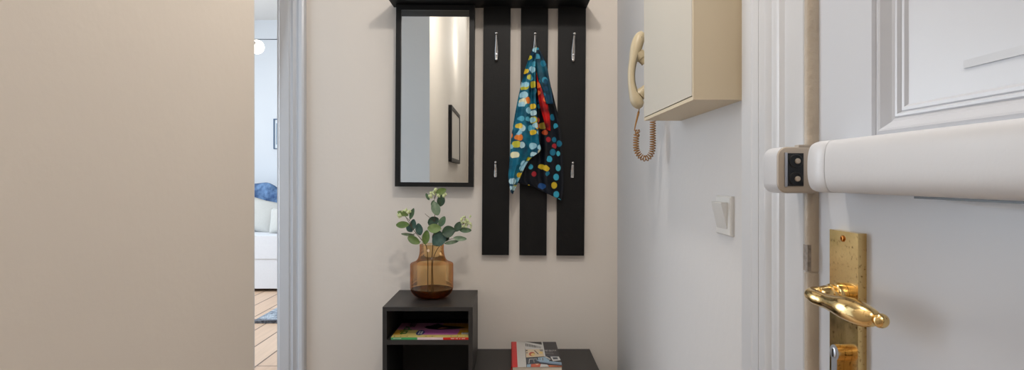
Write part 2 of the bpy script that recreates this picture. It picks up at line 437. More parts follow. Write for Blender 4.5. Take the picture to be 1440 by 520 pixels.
# ------------------------------------------------------------------ entrance door
XP = .497
prof = [(0,.475),(.0022,.4795),(.0035,.4795),(.010,.4775),(.0125,.4785),(.017,.4835),(.0215,.488),(.026,.490),(.0275,.4885),(.0305,.489),(.033,.4935),(.0345,.4925),(.0385,.493),(.0415,.4965),(.0445,XP)]
bm = bm_new()
panels = [(.185, .7985, CAMZ+.0505, 1.97), (.185, .7985, .17, .78)]
def door_face(bm):
    ys = [DY0, panels[0][0], panels[0][1], DY1]
    zs = [.012, panels[1][2], panels[1][3], panels[0][2], panels[0][3], DH]
    g = [[bm.verts.new((.475, y, z)) for z in zs] for y in ys]
    for i in range(3):
        for j in range(5):
            if i == 1 and j in (1, 3): continue
            bm.faces.new((g[i][j], g[i][j+1], g[i+1][j+1], g[i+1][j]))
door_face(bm)
for (y0, y1, z0, z1) in panels:
    rings = [[(x, y0+d, z0+d), (x, y1-d, z0+d), (x, y1-d, z1-d), (x, y0+d, z1-d)] for d, x in prof]
    vr = loft(bm, rings, cap=False)
    bm.faces.new(vr[-1])
vs, fs = box(bm, .4752, .525, DY0, DY1, .012, DH)
bm.faces.remove(fs[5])   # the face behind the panels
bmesh.ops.remove_doubles(bm, verts=bm.verts, dist=1e-4)
door = struct('door_1', bm, M['gloss_door'], 'white painted panelled entrance door with brass handle and crossbar lock', 'door', ang=18)
bm = boxb(.4955, .4975, .25, .664, CAMZ+.1195, CAMZ+.1285, .001)  # barely raised strip, slightly greyer than the door
o = obj('raised_strip', bm, M['strip_grey'], door); o['label'] = 'thin grey strip across the door panel'

# crossbar lock
def bar_ring(y, s=1.0, X0=.475, X1=.4205, zc=CAMZ+.0155, hh=.0352):
    pts = []
    xm = .4375
    n = 28
    pts.append((X0, y, zc - hh*s))
    for i in range(n+1):
        a = -PI/2 + PI*i/n
        ex = .55
        cx_ = math.copysign(abs(math.cos(a))**ex, math.cos(a)); sz = math.copysign(abs(math.sin(a))**.72, math.sin(a))
        pts.append((xm - (xm-X1)*s*cx_, y, zc + hh*s*sz))
    pts.append((X0, y, zc + hh*s))
    return pts
bm = bm_new(); loft(bm, [bar_ring(.8125), bar_ring(.812), bar_ring(.14), bar_ring(.13, .97), bar_ring(.126, .9)])
bar = obj('crossbar_lock', bm, M['plastic_white'], door, ang=40); bar['label'] = 'white plastic crossbar lock running across the door'
bm = bm_new()
loft(bm, [bar_ring(.8142, .985), bar_ring(.815, 1.015), bar_ring(.846, 1.015), bar_ring(.855, .99), bar_ring(.861, .95), bar_ring(.864, .88), bar_ring(.865, .75)])
obj('end_cap', bm, M['plastic_white'], bar, ang=50)
# lock case between bar and door
bm = bm_new()
pl = spline([(.667, 0), (.660, .004), (.640, .0065), (.60, .0095), (.5, .0105), (.36, .0105), (.34, .006)], 30)
loft(bm, [[(x, y, CAMZ-.0185-d) for y, d in pl] + [(x, y, CAMZ+.03) for y, d in reversed(pl)] for x in (.4752, .462)])
o = obj('lock_case', bm, M['plastic_white'], bar)
bm = boxb(.440, .474, .345, .662, CAMZ-.0225, CAMZ-.016, .002)  # black strip drawn in for the shadow gap below the bar
o2 = obj('bar_shade_strip', bm, M['plastic_black'], bar); o2['label'] = 'black strip standing in for the shaded gap under the crossbar'

# strike box on the casing
bm = bm_new()
X0, X1, Y0, Y1, Z0, Z1 = .407, .4645, .924, .985, CAMZ-.0235, CAMZ+.0475
def rrect(y, ins):
    r = .015; pts = []
    for (cx_, cz_, a0) in ((X0+r, Z0+r, PI), (X1, Z0, None), (X1, Z1, None), (X0+r, Z1-r, PI/2)):
        if a0 is None: pts.append((cx_, y, cz_ + (ins if cz_ == Z0 else -ins))); continue
        for k in range(7):
            a = a0 + (PI/2)*(k/6) if a0 == PI else a0 + (PI/2)*(k/6)
            pts.append((cx_ + (r-ins)*math.cos(a), y, cz_ + (r-ins)*math.sin(a)))
    # order: lower-left arc, lower right, upper right, upper-left arc
    return pts
loft(bm, [rrect(Y0+.004, 0), rrect(Y1-.010, 0), rrect(Y1-.004, .002), rrect(Y1, .006)])
strike = obj('strike_box', bm, M['plastic_white'], casing); strike['label'] = 'white strike box of the crossbar lock on the casing'
bm = bm_new()
loft(bm, [rrect(Y0+.0042, .0003), rrect(Y0+.001, .0012), rrect(Y0, .003)])
obj('face_plate', bm, M['plastic_warm'], strike)
bm = boxb(.4190, .4455, Y0-.0015, Y0+.003, CAMZ-.0125, CAMZ+.0375, .0008)
obj('strike_window', bm, M['plastic_black'], strike)
bm = boxb(.4165, .4205, Y0-.003, Y0+.001, CAMZ-.0135, CAMZ+.0385, .0008)
obj('bracket', bm, M['steel'], strike)
for zc in (CAMZ+.0255, CAMZ-.0015):
    bm = bm_new()
    lathe(bm, [(.0095, -.0028), (.0105, -.0018), (.0105, 0), (.0085, 0), (.0078, -.0026), (.0095, -.0028)], (.4335, Y0-.0006, zc), 24, 'Y', cap=False)
    obj('socket_ring', bm, M['plastic_black'], strike)
    bm = bm_new(); lathe(bm, [(.0001, -.0032), (.003, -.0030), (.0042, -.0018), (.0042, 0)], (.4362, Y0-.0015, zc), 16, 'Y')
    obj('bolt_end', bm, M['plastic_warm'], strike)
bm = bm_new(); box(bm, .440, .4645, .926, .940, Z1-.0005, Z1+.003); 
obj('clip', bm, M['plastic_warm'], strike, smooth=False)

# brass handle set
bm = boxb(.4635, .475, .8095, .8815, CAMZ-.34, CAMZ-.0743, .0015)
handle = obj('door_handle', bm, M['brass'], door); handle['label'] = 'polished brass lever handle on a long backplate'
ZH = CAMZ-.1625; YH = .846
bm = bm_new()
lathe(bm, [(.0165, -.0005), (.0165, -.010), (.0155, -.0125), (.014, -.0135), (.014, -.0145), (.015, -.0155), (.015, -.0185), (.0132, -.020), (.0132, -.022), (.0125, -.026), (.0112, -.032), (.0105, -.034)], (.4637, YH, ZH), 28, 'X')
obj('neck', bm, M['brass'], handle)
ctrl = [(.436, .848, ZH, .0100), (.429, .853, ZH, .0098), (.4225, .852, ZH-.0005, .0095), (.4200, .843, ZH-.001, .0095), (.4195, .832, ZH-.0015, .0100), (.4205, .818, ZH-.002, .0098), (.4215, .805, ZH-.002, .0100), (.4225, .787, ZH-.002, .0122),
        (.4240, .768, ZH-.002, .0146), (.4265, .750, ZH-.003, .0152), (.4290, .734, ZH-.004, .0138), (.4315, .722, ZH-.0045, .0105), (.4325, .7175, ZH-.0048, .0072)]
sp = spline(ctrl, 60)
bm = bm_new(); sweep(bm, [p[:3] for p in sp], [p[3] for p in sp], 20)
sphere(bm, (.4345, .7115, ZH-.005), .0088, 20, 12)
obj('lever', bm, M['brass'], handle, ang=60)
def screw(name, z, par):
    bm = bm_new(); lathe(bm, [(.0045, 0), (.0045, -.001), (.0035, -.0022), (.0022, -.0024), (.0018, -.0012), (.0001, -.0010)], (.4636, YH, z), 20, 'X')
    return obj(name, bm, mat('dark_brass', (170, 110, 50), .3, 1, var=.1), par)
screw('screw', CAMZ-.0845, handle); screw('screw', CAMZ-.2775, handle)
# euro profile cylinder: round barrel over a narrow tail, standing out of the plate
def euro(x, s=1.14, yc=YH-.003, zc=CAMZ-.2425):
    R, w, tail = .0098*s, .0058*s, .0295*s
    pts = []
    a0 = math.asin(w/R)
    for i in range(21):
        a = -PI/2 + a0 + (2*PI - 2*a0)*i/20
        pts.append((x, yc + R*math.cos(a), zc + R*math.sin(a)))
    for i in range(9):
        a = PI + PI*i/8
        pts.append((x, yc + w*math.cos(a), zc - tail + w + w*math.sin(a)))
    return pts
bm = bm_new(); loft(bm, [euro(.4640), euro(.4595), euro(.4593, 1.07), euro(.4582, 1.07), euro(.4580), euro(.4500)])
cyl = obj('lock_cylinder', bm, M['brass'], handle)
bm = bm_new(); loft(bm, [euro(.4502, 1.13), euro(.4490, 1.10)])
obj('cylinder_face', bm, M['steel'], cyl)
bm = bm_new(); lathe(bm, [(.0072, 0), (.0072, -.0008), (.0066, -.0012), (.0001, -.0012)], (.4491, YH-.003, CAMZ-.2425), 24, 'X')
obj('plug', bm, M['steel'], cyl)
bm = bm_new(); box(bm, .4474, .4480, YH-.0045, YH-.0015, CAMZ-.2480, CAMZ-.2370)
obj('keyhole', bm, M['plastic_black'], cyl, smooth=False)

# ------------------------------------------------------------------ wall box, phone, switch
BX, BY0, BY1, BZ0, BZ1 = .372, 1.235, 1.69, CAMZ+.159, CAMZ+.72
bt = thing('meter_cabinet', (XR, (BY0+BY1)/2, BZ0), 'cream shallow wall cabinet with flat door, mounted between phone and entrance door', 'wall cabinet')
bm = bm_new(); box(bm, BX+.006, XR+.003, BY0, BY1, BZ0, BZ1)
obj('body', bm, M['box'], bt, smooth=False)
w = .0075
bm = bm_new()
box(bm, BX, BX+.006, BY0, BY0+w, BZ0, BZ1); box(bm, BX, BX+.006, BY1-w*.5, BY1, BZ0, BZ1)
box(bm, BX, BX+.006, BY0+w, BY1-w*.5, BZ0, BZ0+w); box(bm, BX, BX+.006, BY0+w, BY1-w*.5, BZ1-w, BZ1)
obj('rim', bm, M['box'], bt, smooth=False)
bm = boxb(BX-.0005, BX+.005, BY0+w+.0018, BY1-w*.5-.0015, BZ0+w+.0022, BZ1-w-.0022, .001)
obj('door', bm, M['box_door'], bt)

PY = 1.86
ph = thing('intercom_phone', (XR, PY, CAMZ+.22), 'ivory intercom handset phone on the wall with a coiled cord', 'phone')
bm = boxb(.432, XR, PY-.04, PY+.045, CAMZ+.222, CAMZ+.425, .010, 4)
obj('base', bm, M['phone'], ph)
bm = bm_new()
box(bm, .417, .434, PY-.018, PY+.018, CAMZ+.255, CAMZ+.385); bevel(bm, .003)
o = obj('cradle', bm, M['phone_dark'], ph); o['label'] = 'grey cradle behind the handset'
def hx(x): return PXx(x, PY)
def hz(y): return PZ(y, PY)
hp = [(904.5, 47, 5, .010), (899.5, 53, 7.5, .017), (895, 66, 8.2, .021), (890.8, 84, 6.0, .019), (888.2, 100, 5.2, .0165), (888.3, 116, 5.2, .0165), (891, 130, 6.6, .019), (895, 141, 8.6, .022), (899.5, 148, 7, .019), (902, 151, 3, .010)]
sp = spline([(hx(a), PY, hz(b), c*PY/F, d) for a, b, c, d in hp], 44)
bm = bm_new(); sweep(bm, [p[:3] for p in sp], [(p[3], p[4]) for p in sp], 20, up=(0, 1, 0))
hs = obj('handset', bm, M['phone'], ph, ang=60)
for (x0_, y0_, x1_, y1_, r) in ((897, 75, 908, 88, .019), (899, 134, 909, 124, .018)):
    bm = bm_new(); a = Vector((hx(x0_), PY, hz(y0_))); b = Vector((hx(x1_), PY, hz(y1_)))
    sweep(bm, [a, a.lerp(b, .5), a.lerp(b, .55), b], [r, r*.92, r*.8, r*.74], 20, up=(0, 1, 0))
    obj('ear_cup', bm, M['phone'], hs)
bm = bm_new()
sm = spline([(hx(a+3.3*(1 if 60 < b < 140 else .4)), PY-.0165, hz(b)) for a, b, c, d in hp[1:-1]], 40)
sweep(bm, sm, .0008, 6, up=(0, 1, 0)); obj('seam', bm, M['phone_dark'], hs)
# cord: straight lead, strain relief, coil in a U
bm = bm_new()
def hp3(x, y, Y=PY): return Vector((hx(x), Y, hz(y)))
sweep(bm, spline([tuple(hp3(900, 149)), tuple(hp3(898.5, 155)), tuple(hp3(897.5, 160)), tuple(hp3(894.5, 172)), tuple(hp3(892.5, 181))], 14), [.0016]*5 + [.0032, .0034, .0033, .003, .0028, .0026, .0022, .0018, .0016], 8, up=(0, 1, 0))
cl = [(892.5, 181), (894, 184.5), (897, 186), (895, 190), (894.5, 196), (894.4, 204), (895.2, 211), (898.5, 217.5), (903, 221.5), (907.5, 222.8), (912, 221), (915.8, 216), (917.6, 209), (918, 200), (918, 190), (918, 178), (918, 166)]
cpts = spline([tuple(hp3(a, b)) for a, b in cl], 200)
cpts = [Vector(p) for p in cpts]
acc = [0]
for a, b in zip(cpts[:-1], cpts[1:]): acc.append(acc[-1] + (b-a).length)
tot = acc[-1]; pitch = .0075; nper = 12
hel = []; nst = int(tot/pitch*nper); k = 0
for i in range(nst+1):
    s = tot*i/nst
    while k < len(acc)-2 and acc[k+1] < s: k += 1
    u = (s-acc[k])/max(1e-9, acc[k+1]-acc[k]); p = cpts[k].lerp(cpts[k+1], u)
    t = (cpts[min(k+2, len(cpts)-1)] - cpts[max(k-1, 0)]).normalized()
    n1 = t.cross(Vector((0, 1, 0))).normalized(); n2 = Vector((0, 1, 0))
    r = .0082*min(1, s/.012)
    a = 2*PI*s/pitch
    hel.append(p + n1*r*math.cos(a) + n2*r*math.sin(a))
sweep(bm, hel, .0017, 6, up=(.3, .9, .2))
o = obj('cord', bm, M['cord'], ph, ang=80); o['label'] = 'coiled yellow-brown phone cord'

sw = thing('light_switch', (XR, 1.335, CAMZ-.125), 'white square rocker light switch on the wall beside the door casing', 'light switch')
sy0, sy1, sz0, sz1 = 1.289, 1.382, CAMZ-.1255, CAMZ-.0395
bm = bm_new()
def rect(x, i): return [(x, sy0+i, sz0+i), (x, sy1-i, sz0+i), (x, sy1-i, sz1-i), (x, sy0+i, sz1-i)]
loft(bm, [rect(XR, 0), rect(.4700, 0), rect(.4668, .003), rect(.4655, .010), rect(.4655, .013)])
bevel(bm, .0008, 2, 25)
obj('plate', bm, M['switch'], sw, ang=25)
bm = bm_new()
ry0, ry1, rz0, rz1 = 1.303, 1.368, CAMZ-.113, CAMZ-.053
pf = [(.467, rz1), (.4535, rz1), (.4520, rz1-.0015), (.4645, rz0+.004), (.467, rz0)]
loft(bm, [[(x, ry0, z) for x, z in pf], [(x, ry1, z) for x, z in pf]])
bevel(bm, .001, 2, 25)
obj('rocker', bm, M['switch'], sw, ang=25)

# ------------------------------------------------------------------ coat rack
TILT = .0072
rk = thing('coat_rack', (-.09, D, CAMZ+.755), 'black wall coat rack of three vertical boards under a hat shelf', 'coat rack')
SX0, SX1, SF = -.519, .336, 2.45
bm = boxb(SX0, SX1, SF, D, CAMZ+.755, CAMZ+.775, .0012)
obj('shelf', bm, M['black_wood'], rk)
BYF, BYB = 2.672, 2.690
def hook(parent, x, z0, z1, small):
    bm = bm_new()
    if not small:
        c = [(2.660, z0+.001, .0050, .0034), (2.6635, z0+.006, .0074, .005), (2.664, z0+.018, .0084, .0058), (2.6615, z0+.034, .0088, .0056), (2.6545, z0+.055, .0078, .0048), (2.644, z0+.076, .0058, .0042), (2.633, z0+.095, .0044, .0038), (2.625, z1-.006, .0042, .0038)]
        ball = (2.622, z1, .0070); scr = (2.6545, z0+.028, .0040)
    else:
        c = [(2.6635, z0, .0062, .004), (2.6645, z0+.006, .0078, .005), (2.664, z0+.018, .0082, .0055), (2.660, z0+.034, .0074, .0050), (2.654, z0+.046, .0062, .0045), (2.650, z1-.007, .0058, .0042)]
        ball = (2.648, z1, .0062); scr = (2.6580, z0+.021, .0042)
    sp = spline(c, 22)
    sweep(bm, [(x, p[0], p[1]) for p in sp], [(p[2], p[3]) for p in sp], 14, up=(0, -1, 0))
    # foot on the board and short lower prong
    box(bm, x-.006, x+.006, 2.662, BYF+.001, z0+.010, z0+.040)
    sphere(bm, (x, ball[0], ball[1]), ball[2], 16, 10)
    h = obj('hook', bm, M['chrome'], parent, ang=60)
    bm = bm_new(); lathe(bm, [(scr[2], .003), (scr[2], 0), (scr[2]*.8, -.0012), (.0001, -.0014)], (x, scr[0], scr[1]), 16, 'Y')
    obj('screw_head', bm, M['steel'], h)
for (p0, p1, hk) in ((680, 718.2, 698.7), (732.8, 771, 752.3), (785.2, 824, 806.2)):
    bx0, bx1 = PXx(p0, BYF), PXx(p1, BYF)
    bm = boxb(bx0, bx1, BYF, BYB, PZ(358.5, BYF), CAMZ+.755, .0015)
    bd = obj('board', bm, M['black_wood'], rk)
    xh = PXx(hk, BYF)
    for zc in (CAMZ+.70, CAMZ-.25):
        bm = bm_new(); xm = (bx0+bx1)/2; box(bm, xm-.03, xm+.03, BYB, D, zc-.02, zc+.02)
        obj('wall_spacer', bm, M['inside_black'], bd, smooth=False)
    hook(bd, xh, CAMZ+.5135, CAMZ+.626, False)
    hook(bd, xh, CAMZ+.0025, CAMZ+.0685, True)
rk.rotation_euler = (0, TILT, 0)

# mirror
MF, MG = 2.642, 2.650
mr_ = thing('wall_mirror', (PXx(609, MF), D, CAMZ-.04), 'tall black framed wall mirror left of the coat boards', 'mirror')
mx0, mx1, mz0, mz1 = PXx(554.2, MF), PXx(664.6, MF), PZ(262.5, MF), CAMZ+.7535
fw = .0225
bm = bm_new()
def frame(bm, x0, x1, z0, z1, yf, yb, w_, wt=None):
    wt = wt or w_
    o_ = [(x0,z0),(x1,z0),(x1,z1),(x0,z1)]; i_ = [(x0+w_,z0+w_*.85),(x1-w_,z0+w_*.85),(x1-w_,z1-wt),(x0+w_,z1-wt)]
    loft(bm, [[(x, yb, z) for x, z in o_], [(x, yf, z) for x, z in o_], [(x, yf, z) for x, z in i_], [(x, yb, z) for x, z in i_]], cap=False)
    return i_
frame(bm, mx0, mx1, mz0, mz1, MF, D-.001, fw, .0225); bevel(bm, .0012, 2, 40)
obj('frame', bm, M['black_frame'], mr_, ang=30)
bm = bm_new()
box(bm, mx0+fw-.004, mx1-fw+.004, MG, MG+.004, mz0+fw*.85-.004, mz1-.0185)
obj('mirror_glass', bm, M['mirror'], mr_, smooth=False)
mr_.rotation_euler = (0, TILT, 0)
mr_.location.x += 0.003

# framed picture on the beige wall, seen only in the mirror
pf_ = thing('picture_frame', (XL, -.45, CAMZ+.15), 'black framed picture on the beige wall, seen only as a reflection in the mirror', 'picture')
bm = bm_new()
fy0, fy1, fz0, fz1 = -.80, .07, CAMZ+.14, CAMZ+.63
a_ = [(fy0,fz0),(fy1,fz0),(fy1,fz1),(fy0,fz1)]; w2 = .035
b_ = [(fy0+w2,fz0+w2),(fy1-w2,fz0+w2),(fy1-w2,fz1-w2),(fy0+w2,fz1-w2)]
loft(bm, [[(XL+.001, y, z) for y, z in a_], [(XL+.03, y, z) for y, z in a_], [(XL+.03, y, z) for y, z in b_], [(XL+.001, y, z) for y, z in b_]], cap=False)
obj('frame', bm, M['black_frame'], pf_, smooth=False)
bm = bm_new(); box(bm, XL+.02, XL+.024, fy0+w2-.002, fy1-w2+.002, fz0+w2-.002, fz1-w2+.002)
obj('pane', bm, mat('grey_beige_print', (196, 188, 176), .5, var=.08), pf_, smooth=False)

# ------------------------------------------------------------------ scarf
def flap(bm, uvl, left, right, n, m, ybase, amp, nf, ph, mi, spread=.0):
    Lp = spline(left, n); Rp = spline(right, n)
    g = []
    for i in range(n):
        t = i/(n-1); row = []
        for j in range(m):
            u = j/(m-1)
            x = Lp[i][0]*(1-u)+Rp[i][0]*u; y = Lp[i][1]*(1-u)+Rp[i][1]*u
            wv = abs(Rp[i][0]-Lp[i][0])
            a = amp*min(1, t*3+.15)
            Y = ybase + a*(math.sin(nf*PI*u*2 + ph + 1.6*t) + .45*math.sin(nf*PI*u*4.2 + 2*ph - 2.0*t)) - spread*math.sin(PI*u)*min(1, t*2)
            Y += .003*noise.noise(Vector((x*.06, y*.03, mi*3.1)))
            p = P(x, y, Y)
            row.append((bm.verts.new(p), (p.x + .35*(Y-ybase), p.z)))
        g.append(row)
    for i in range(n-1):
        for j in range(m-1):
            q = [g[i][j], g[i][j+1], g[i+1][j+1], g[i+1][j]]
            f = bm.faces.new([v for v, _ in q]); f.material_index = mi
            for lp, (_, uv) in zip(f.loops, q): lp[uvl].uv = uv
    return g
bm = bm_new(); uvl = bm.loops.layers.uv.new('UVMap')
A_l = [(749.5, 68), (743, 84), (736.5, 104), (729.5, 134), (723.5, 165), (718.5, 198), (716.5, 228), (715, 250), (718.5, 270.5)]
A_r = [(754.5, 66), (753, 88), (753, 114), (754, 142), (756, 172), (758, 198), (759.5, 212), (742, 228), (721, 273)]
gA = flap(bm, uvl, A_l, A_r, 70, 44, 2.600, .0105, 1.5, .4, 0, .008)
B_l = [(750.5, 67), (748, 88), (744, 120), (738, 160), (734, 200), (731, 232), (727, 252), (731, 258), (741, 258)]
B_r = [(757.5, 68), (768, 88), (773, 114), (780, 142), (786.5, 172), (790.5, 202), (792, 238), (792.5, 262), (790, 282)]
flap(bm, uvl, B_l, B_r, 70, 48, 2.632, .010, 2.0, 1.3, 1, .008)
C_l = [(754.5, 100), (755, 112), (756, 128), (758.5, 146), (764, 166), (768, 182)]
C_r = [(758, 101), (762.5, 113), (766.5, 130), (770.5, 148), (773.5, 166), (774, 184)]
flap(bm, uvl, C_l, C_r, 26, 10, 2.609, .003, 1, .5, 2, .004)
# right upper lobe gathered over the hook
E_l = [(752.5, 66), (752.5, 80), (754, 96), (757, 112), (763, 128), (768, 146)]
E_r = [(757, 67), (763, 78), (768.5, 92), (772, 108), (775, 124), (778, 146)]
flap(bm, uvl, E_l, E_r, 24, 12, 2.606, .004, 1, 2.1, 3, .006)
# knot of cloth on the hook
scarf = obj('scarf', bm, [M['scarf_teal'], M['scarf_navy'], M['scarf_red'], scarf_mat('scarf_petrol_print', (6, 34, 52), (14, 84, 104), .5, [(30, 120, 150), (60, 150, 180), (20, 60, 90)], 1.2)], ang=180)
tag(scarf, 'teal and navy scarf with colourful round dots hanging from the middle hook', 'scarf')
sm_ = scarf.modifiers.new('thickness', 'SOLIDIFY'); sm_.thickness = .0012; sm_.offset = 0
bm = bm_new()
hem = [P(*q) for q in ((759.5, 211, 2.597), (751, 218, 2.598), (742, 227, 2.599), (733, 243, 2.599))]
sweep(bm, [tuple(v) for v in spline([tuple(h) for h in hem], 20)], .0011, 6, up=(0, 1, 0))
WLOC[scarf] = WLOC[scarf]
o = obj('hem', bm, M['scarf_hem'], scarf); o['label'] = 'pale hem along the front fold'

# ------------------------------------------------------------------ cabinet and bench
cx0, cx1, cyF, cz1 = -.4945, -.1462, 2.343, CAMZ-.4985
T = .0166
cab = thing('side_cabinet', ((cx0+cx1)/2, (cyF+D)/2, 0), 'black open cubby cabinet holding a magazine, amber vase on top', 'cabinet')
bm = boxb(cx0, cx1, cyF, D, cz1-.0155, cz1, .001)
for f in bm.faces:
    if abs(f.calc_center_median().z - (cz1-.0155)) < 1e-4: f.material_index = 1  # underside coloured black to deepen the shade in the cubby
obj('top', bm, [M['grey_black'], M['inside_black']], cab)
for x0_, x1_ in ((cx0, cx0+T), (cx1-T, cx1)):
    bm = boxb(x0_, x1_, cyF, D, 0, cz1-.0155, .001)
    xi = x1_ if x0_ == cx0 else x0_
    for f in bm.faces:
        if abs(f.calc_center_median().x - xi) < 1e-4: f.material_index = 1  # inner face blackened too, shade put into the colour
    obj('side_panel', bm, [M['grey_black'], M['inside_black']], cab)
SHZ = CAMZ-.626
bm = boxb(cx0+T, cx1-T, cyF+.001, D-.006, SHZ-.018, SHZ, .0008); obj('shelf', bm, M['grey_black'], cab)
bm = boxb(cx0+T, cx1-T, cyF+.001, D-.006, .03, .048, .0008); obj('bottom', bm, M['grey_black'], cab)
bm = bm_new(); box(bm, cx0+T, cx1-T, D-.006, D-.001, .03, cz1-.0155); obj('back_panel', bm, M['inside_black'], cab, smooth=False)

bx0, bx1, bz1 = cx1+.0005, PXx(829, D), CAMZ-.7606
ben = thing('shoe_bench', ((bx0+bx1)/2, 2.49, 0), 'low black bench beside the cabinet carrying a book', 'bench')
bm = boxb(bx0, bx1, 2.28, D, bz1-.018, bz1, .001); obj('top', bm, M['grey_black'], ben)
for x0_, x1_ in ((bx0, bx0+T), (bx1-T, bx1)):
    bm = boxb(x0_, x1_, 2.28, D, 0, bz1-.018, .001); obj('side_panel', bm, M['grey_black'], ben)
bm = boxb(bx0+T, bx1-T, 2.29, D-.006, .2, .216, .001); obj('shelf', bm, M['grey_black'], ben)

# ------------------------------------------------------------------ printed matter
def patches(bm, z, items, conv):
    """flat printed areas: items = (list of zoom points, material index, level)"""
    for pts, mi, lv in items:
        vs = [bm.verts.new(on_plane(*conv(q), z) + Vector((0, 0, .00012*lv))) for q in pts]
        f = bm.faces.new(vs); f.material_index = mi
def ell(cx_, cy_, rx, ry, n=20): return [(cx_+rx*math.cos(2*PI*i/n), cy_+ry*math.sin(2*PI*i/n)) for i in range(n)]

# magazine on the cabinet shelf
mz = SHZ + .0088
mY0, mY1, mX0, mX1 = 2.349, 2.585, -.4632, -.1632
mg = thing('magazine', ((mX0+mX1)/2, (mY0+mY1)/2, SHZ), 'colourful magazine with a green, white and red spine lying in the cabinet', 'magazine')
bm = bm_new(); box(bm, mX0+.001, mX1-.001, mY0+.001, mY1-.001, SHZ+.0003, mz-.0004); obj('pages', bm, M['pages'], mg, smooth=False)
inks = [ink('mauve', (206, 136, 170)), ink('pale_yellow', (240, 218, 130)), ink('orange_yellow', (228, 170, 60)), ink('pink', (206, 110, 180)),
        ink('gold', (206, 150, 24)), ink('black', (18, 14, 16)), ink('blue', (30, 44, 120)), ink('white', (235, 232, 225)),
        ink('green', (14, 120, 36)), ink('dark_green', (10, 20, 12)), ink('spine_green', (70, 160, 96)), ink('spine_white', (232, 205, 205)), ink('spine_red', (204, 34, 24)), ink('peach', (230, 150, 130))]
cvm = lambda q: (540 + q[0]/9.454, 435 + q[1]/9.454)
bm = bm_new()
box(bm, mX0, mX1, mY0, mY1, mz-.0004, mz, 0)
xa = mX0 + (mX1-mX0)*.34; xb = mX0 + (mX1-mX0)*.672
for x0_, x1_, mi in ((mX0, xa, 10), (xa, xb, 11), (xb, mX1, 12)): box(bm, x0_, x1_, mY0-.0005, mY0+.0006, SHZ, mz, mi)
for k in range(26):   # small line of type on the spine
    u = .03 + .2*k/26 if k < 13 else .76 + .2*(k-13)/13
    x = mX0 + (mX1-mX0)*u; 
    if random.random() < .8: box(bm, x, x+.0035, mY0-.0007, mY0-.0004, SHZ+.0035, SHZ+.0057, 7)
def yq(x): return x
mX = lambda u: mX0 + (mX1-mX0)*u
def mp_(u, v): return (mX(u), mY0 + (mY1-mY0)*v)
def mpatch(pts, mi, lv):
    vs = [bm.verts.new((*mp_(*q), mz + .00012*lv)) for q in pts]
    f = bm.faces.new(vs); f.material_index = mi
R4 = lambda u0, u1, v0, v1: [(u0,v0),(u1,v0),(u1,v1),(u0,v1)]
mpatch(R4(0, 1, 0, .17), 1, 1)
mpatch(R4(0, .12, .17, .50), 2, 1)
mpatch(R4(.12, .30, .17, .48), 1, 1)
mpatch([(.36,.17),(.84,.17),(.86,.50),(.36,.50)], 3, 1)
mpatch([(.84,.17),(1,.17),(1,.52),(.86,.52)], 4, 1)
mpatch([(.60,.58),(1,.55),(1,.95),(.60,.95)], 4, 1)
mpatch(ell(.345, .30, .055, .17, 24), 6, 2)
mpatch(R4(.32, .34, .2, .4), 7, 3); mpatch(R4(.35, .375, .2, .4), 7, 3)
mpatch([(.36,.66),(.42,.56),(.55,.5),(.66,.52),(.80,.56),(.94,.62),(.84,.72),(.68,.78),(.60,.82),(.52,.95),(.44,.80),(.38,.78)], 5, 2)
mpatch([(.54,.58),(.60,.57),(.70,.64),(.60,.66)], 13, 3)
mpatch(R4(.895, .985, .2, .32), 7, 2)
for k in range(11):
    u = .90 + .0075*k; mpatch(R4(u, u + (.004 if k % 3 else .0025), .215, .31), 5, 3)
for k in range(46):   # coverline type on the yellow strip
    u = .03 + .94*k/46
    if (.2 < u < .40) or (.56 < u < .76): continue
    if random.random() < .85: mpatch(R4(u, u+.011, .05, .09), 2 if k % 4 else 9, 2)
text_to_bm(bm, 'tip', (.118, .044), ((mX(.205), mY0+.044, mz+.0004), (0,1,0), (-1,0,0)), 8, .02)
text_to_bm(bm, 'Berlin', (.072, .040), ((mX(.225), mY0+.164, mz+.0004), (0,1,0), (-1,0,0)), 9, .02)
obj('cover', bm, inks, mg, smooth=False)

# book on the bench
bz0 = bz1; bzt = CAMZ - .7150
cvb = lambda q: (715 + q[0]/11.553, 475 + q[1]/11.553)
pt = lambda q: on_plane(*cvb(q), bzt)
b00, b10, b11, b01 = pt((62, 478)), pt((872, 470)), pt((772, 65)), pt((52, 62))
yb0, yb1 = 2.298, 2.648
xb0, xb1 = .0035, .1975
bk = thing('book', ((xb0+xb1)/2, (yb0+yb1)/2, bz0), 'thick paperback with red spine and collage cover lying on the bench', 'book')
bm = boxb(xb0+.004, xb1-.003, yb0+.003, yb1-.003, bz0+.0014, bzt-.0013, .0005); obj('pages', bm, M['pages'], bk)
binks = [ink('charcoal', (38, 34, 42)), ink('red', (206, 20, 24)), ink('grey_white', (204, 200, 194)), ink('beige', (218, 196, 164)), ink('red_orange', (204, 92, 60)),
         ink('yellow_soft', (226, 196, 120)), ink('slate', (52, 62, 74)), ink('tube_blue', (128, 148, 172)), ink('sky', (150, 180, 200)), ink('orange', (206, 104, 50)),
         ink('print_white', (205, 203, 200)), ink('print_black', (20, 16, 16)), ink('navy', (34, 48, 64)), ink('mid_grey', (140, 138, 138))]
bm = bm_new()
box(bm, xb0, xb1, yb0, yb1, bzt-.0013, bzt, 0)
box(bm, xb0, xb1, yb0, yb1, bz0, bz0+.0013, 0)
box(bm, xb0-.0008, xb0+.0018, yb0, yb1, bz0, bzt, 1)
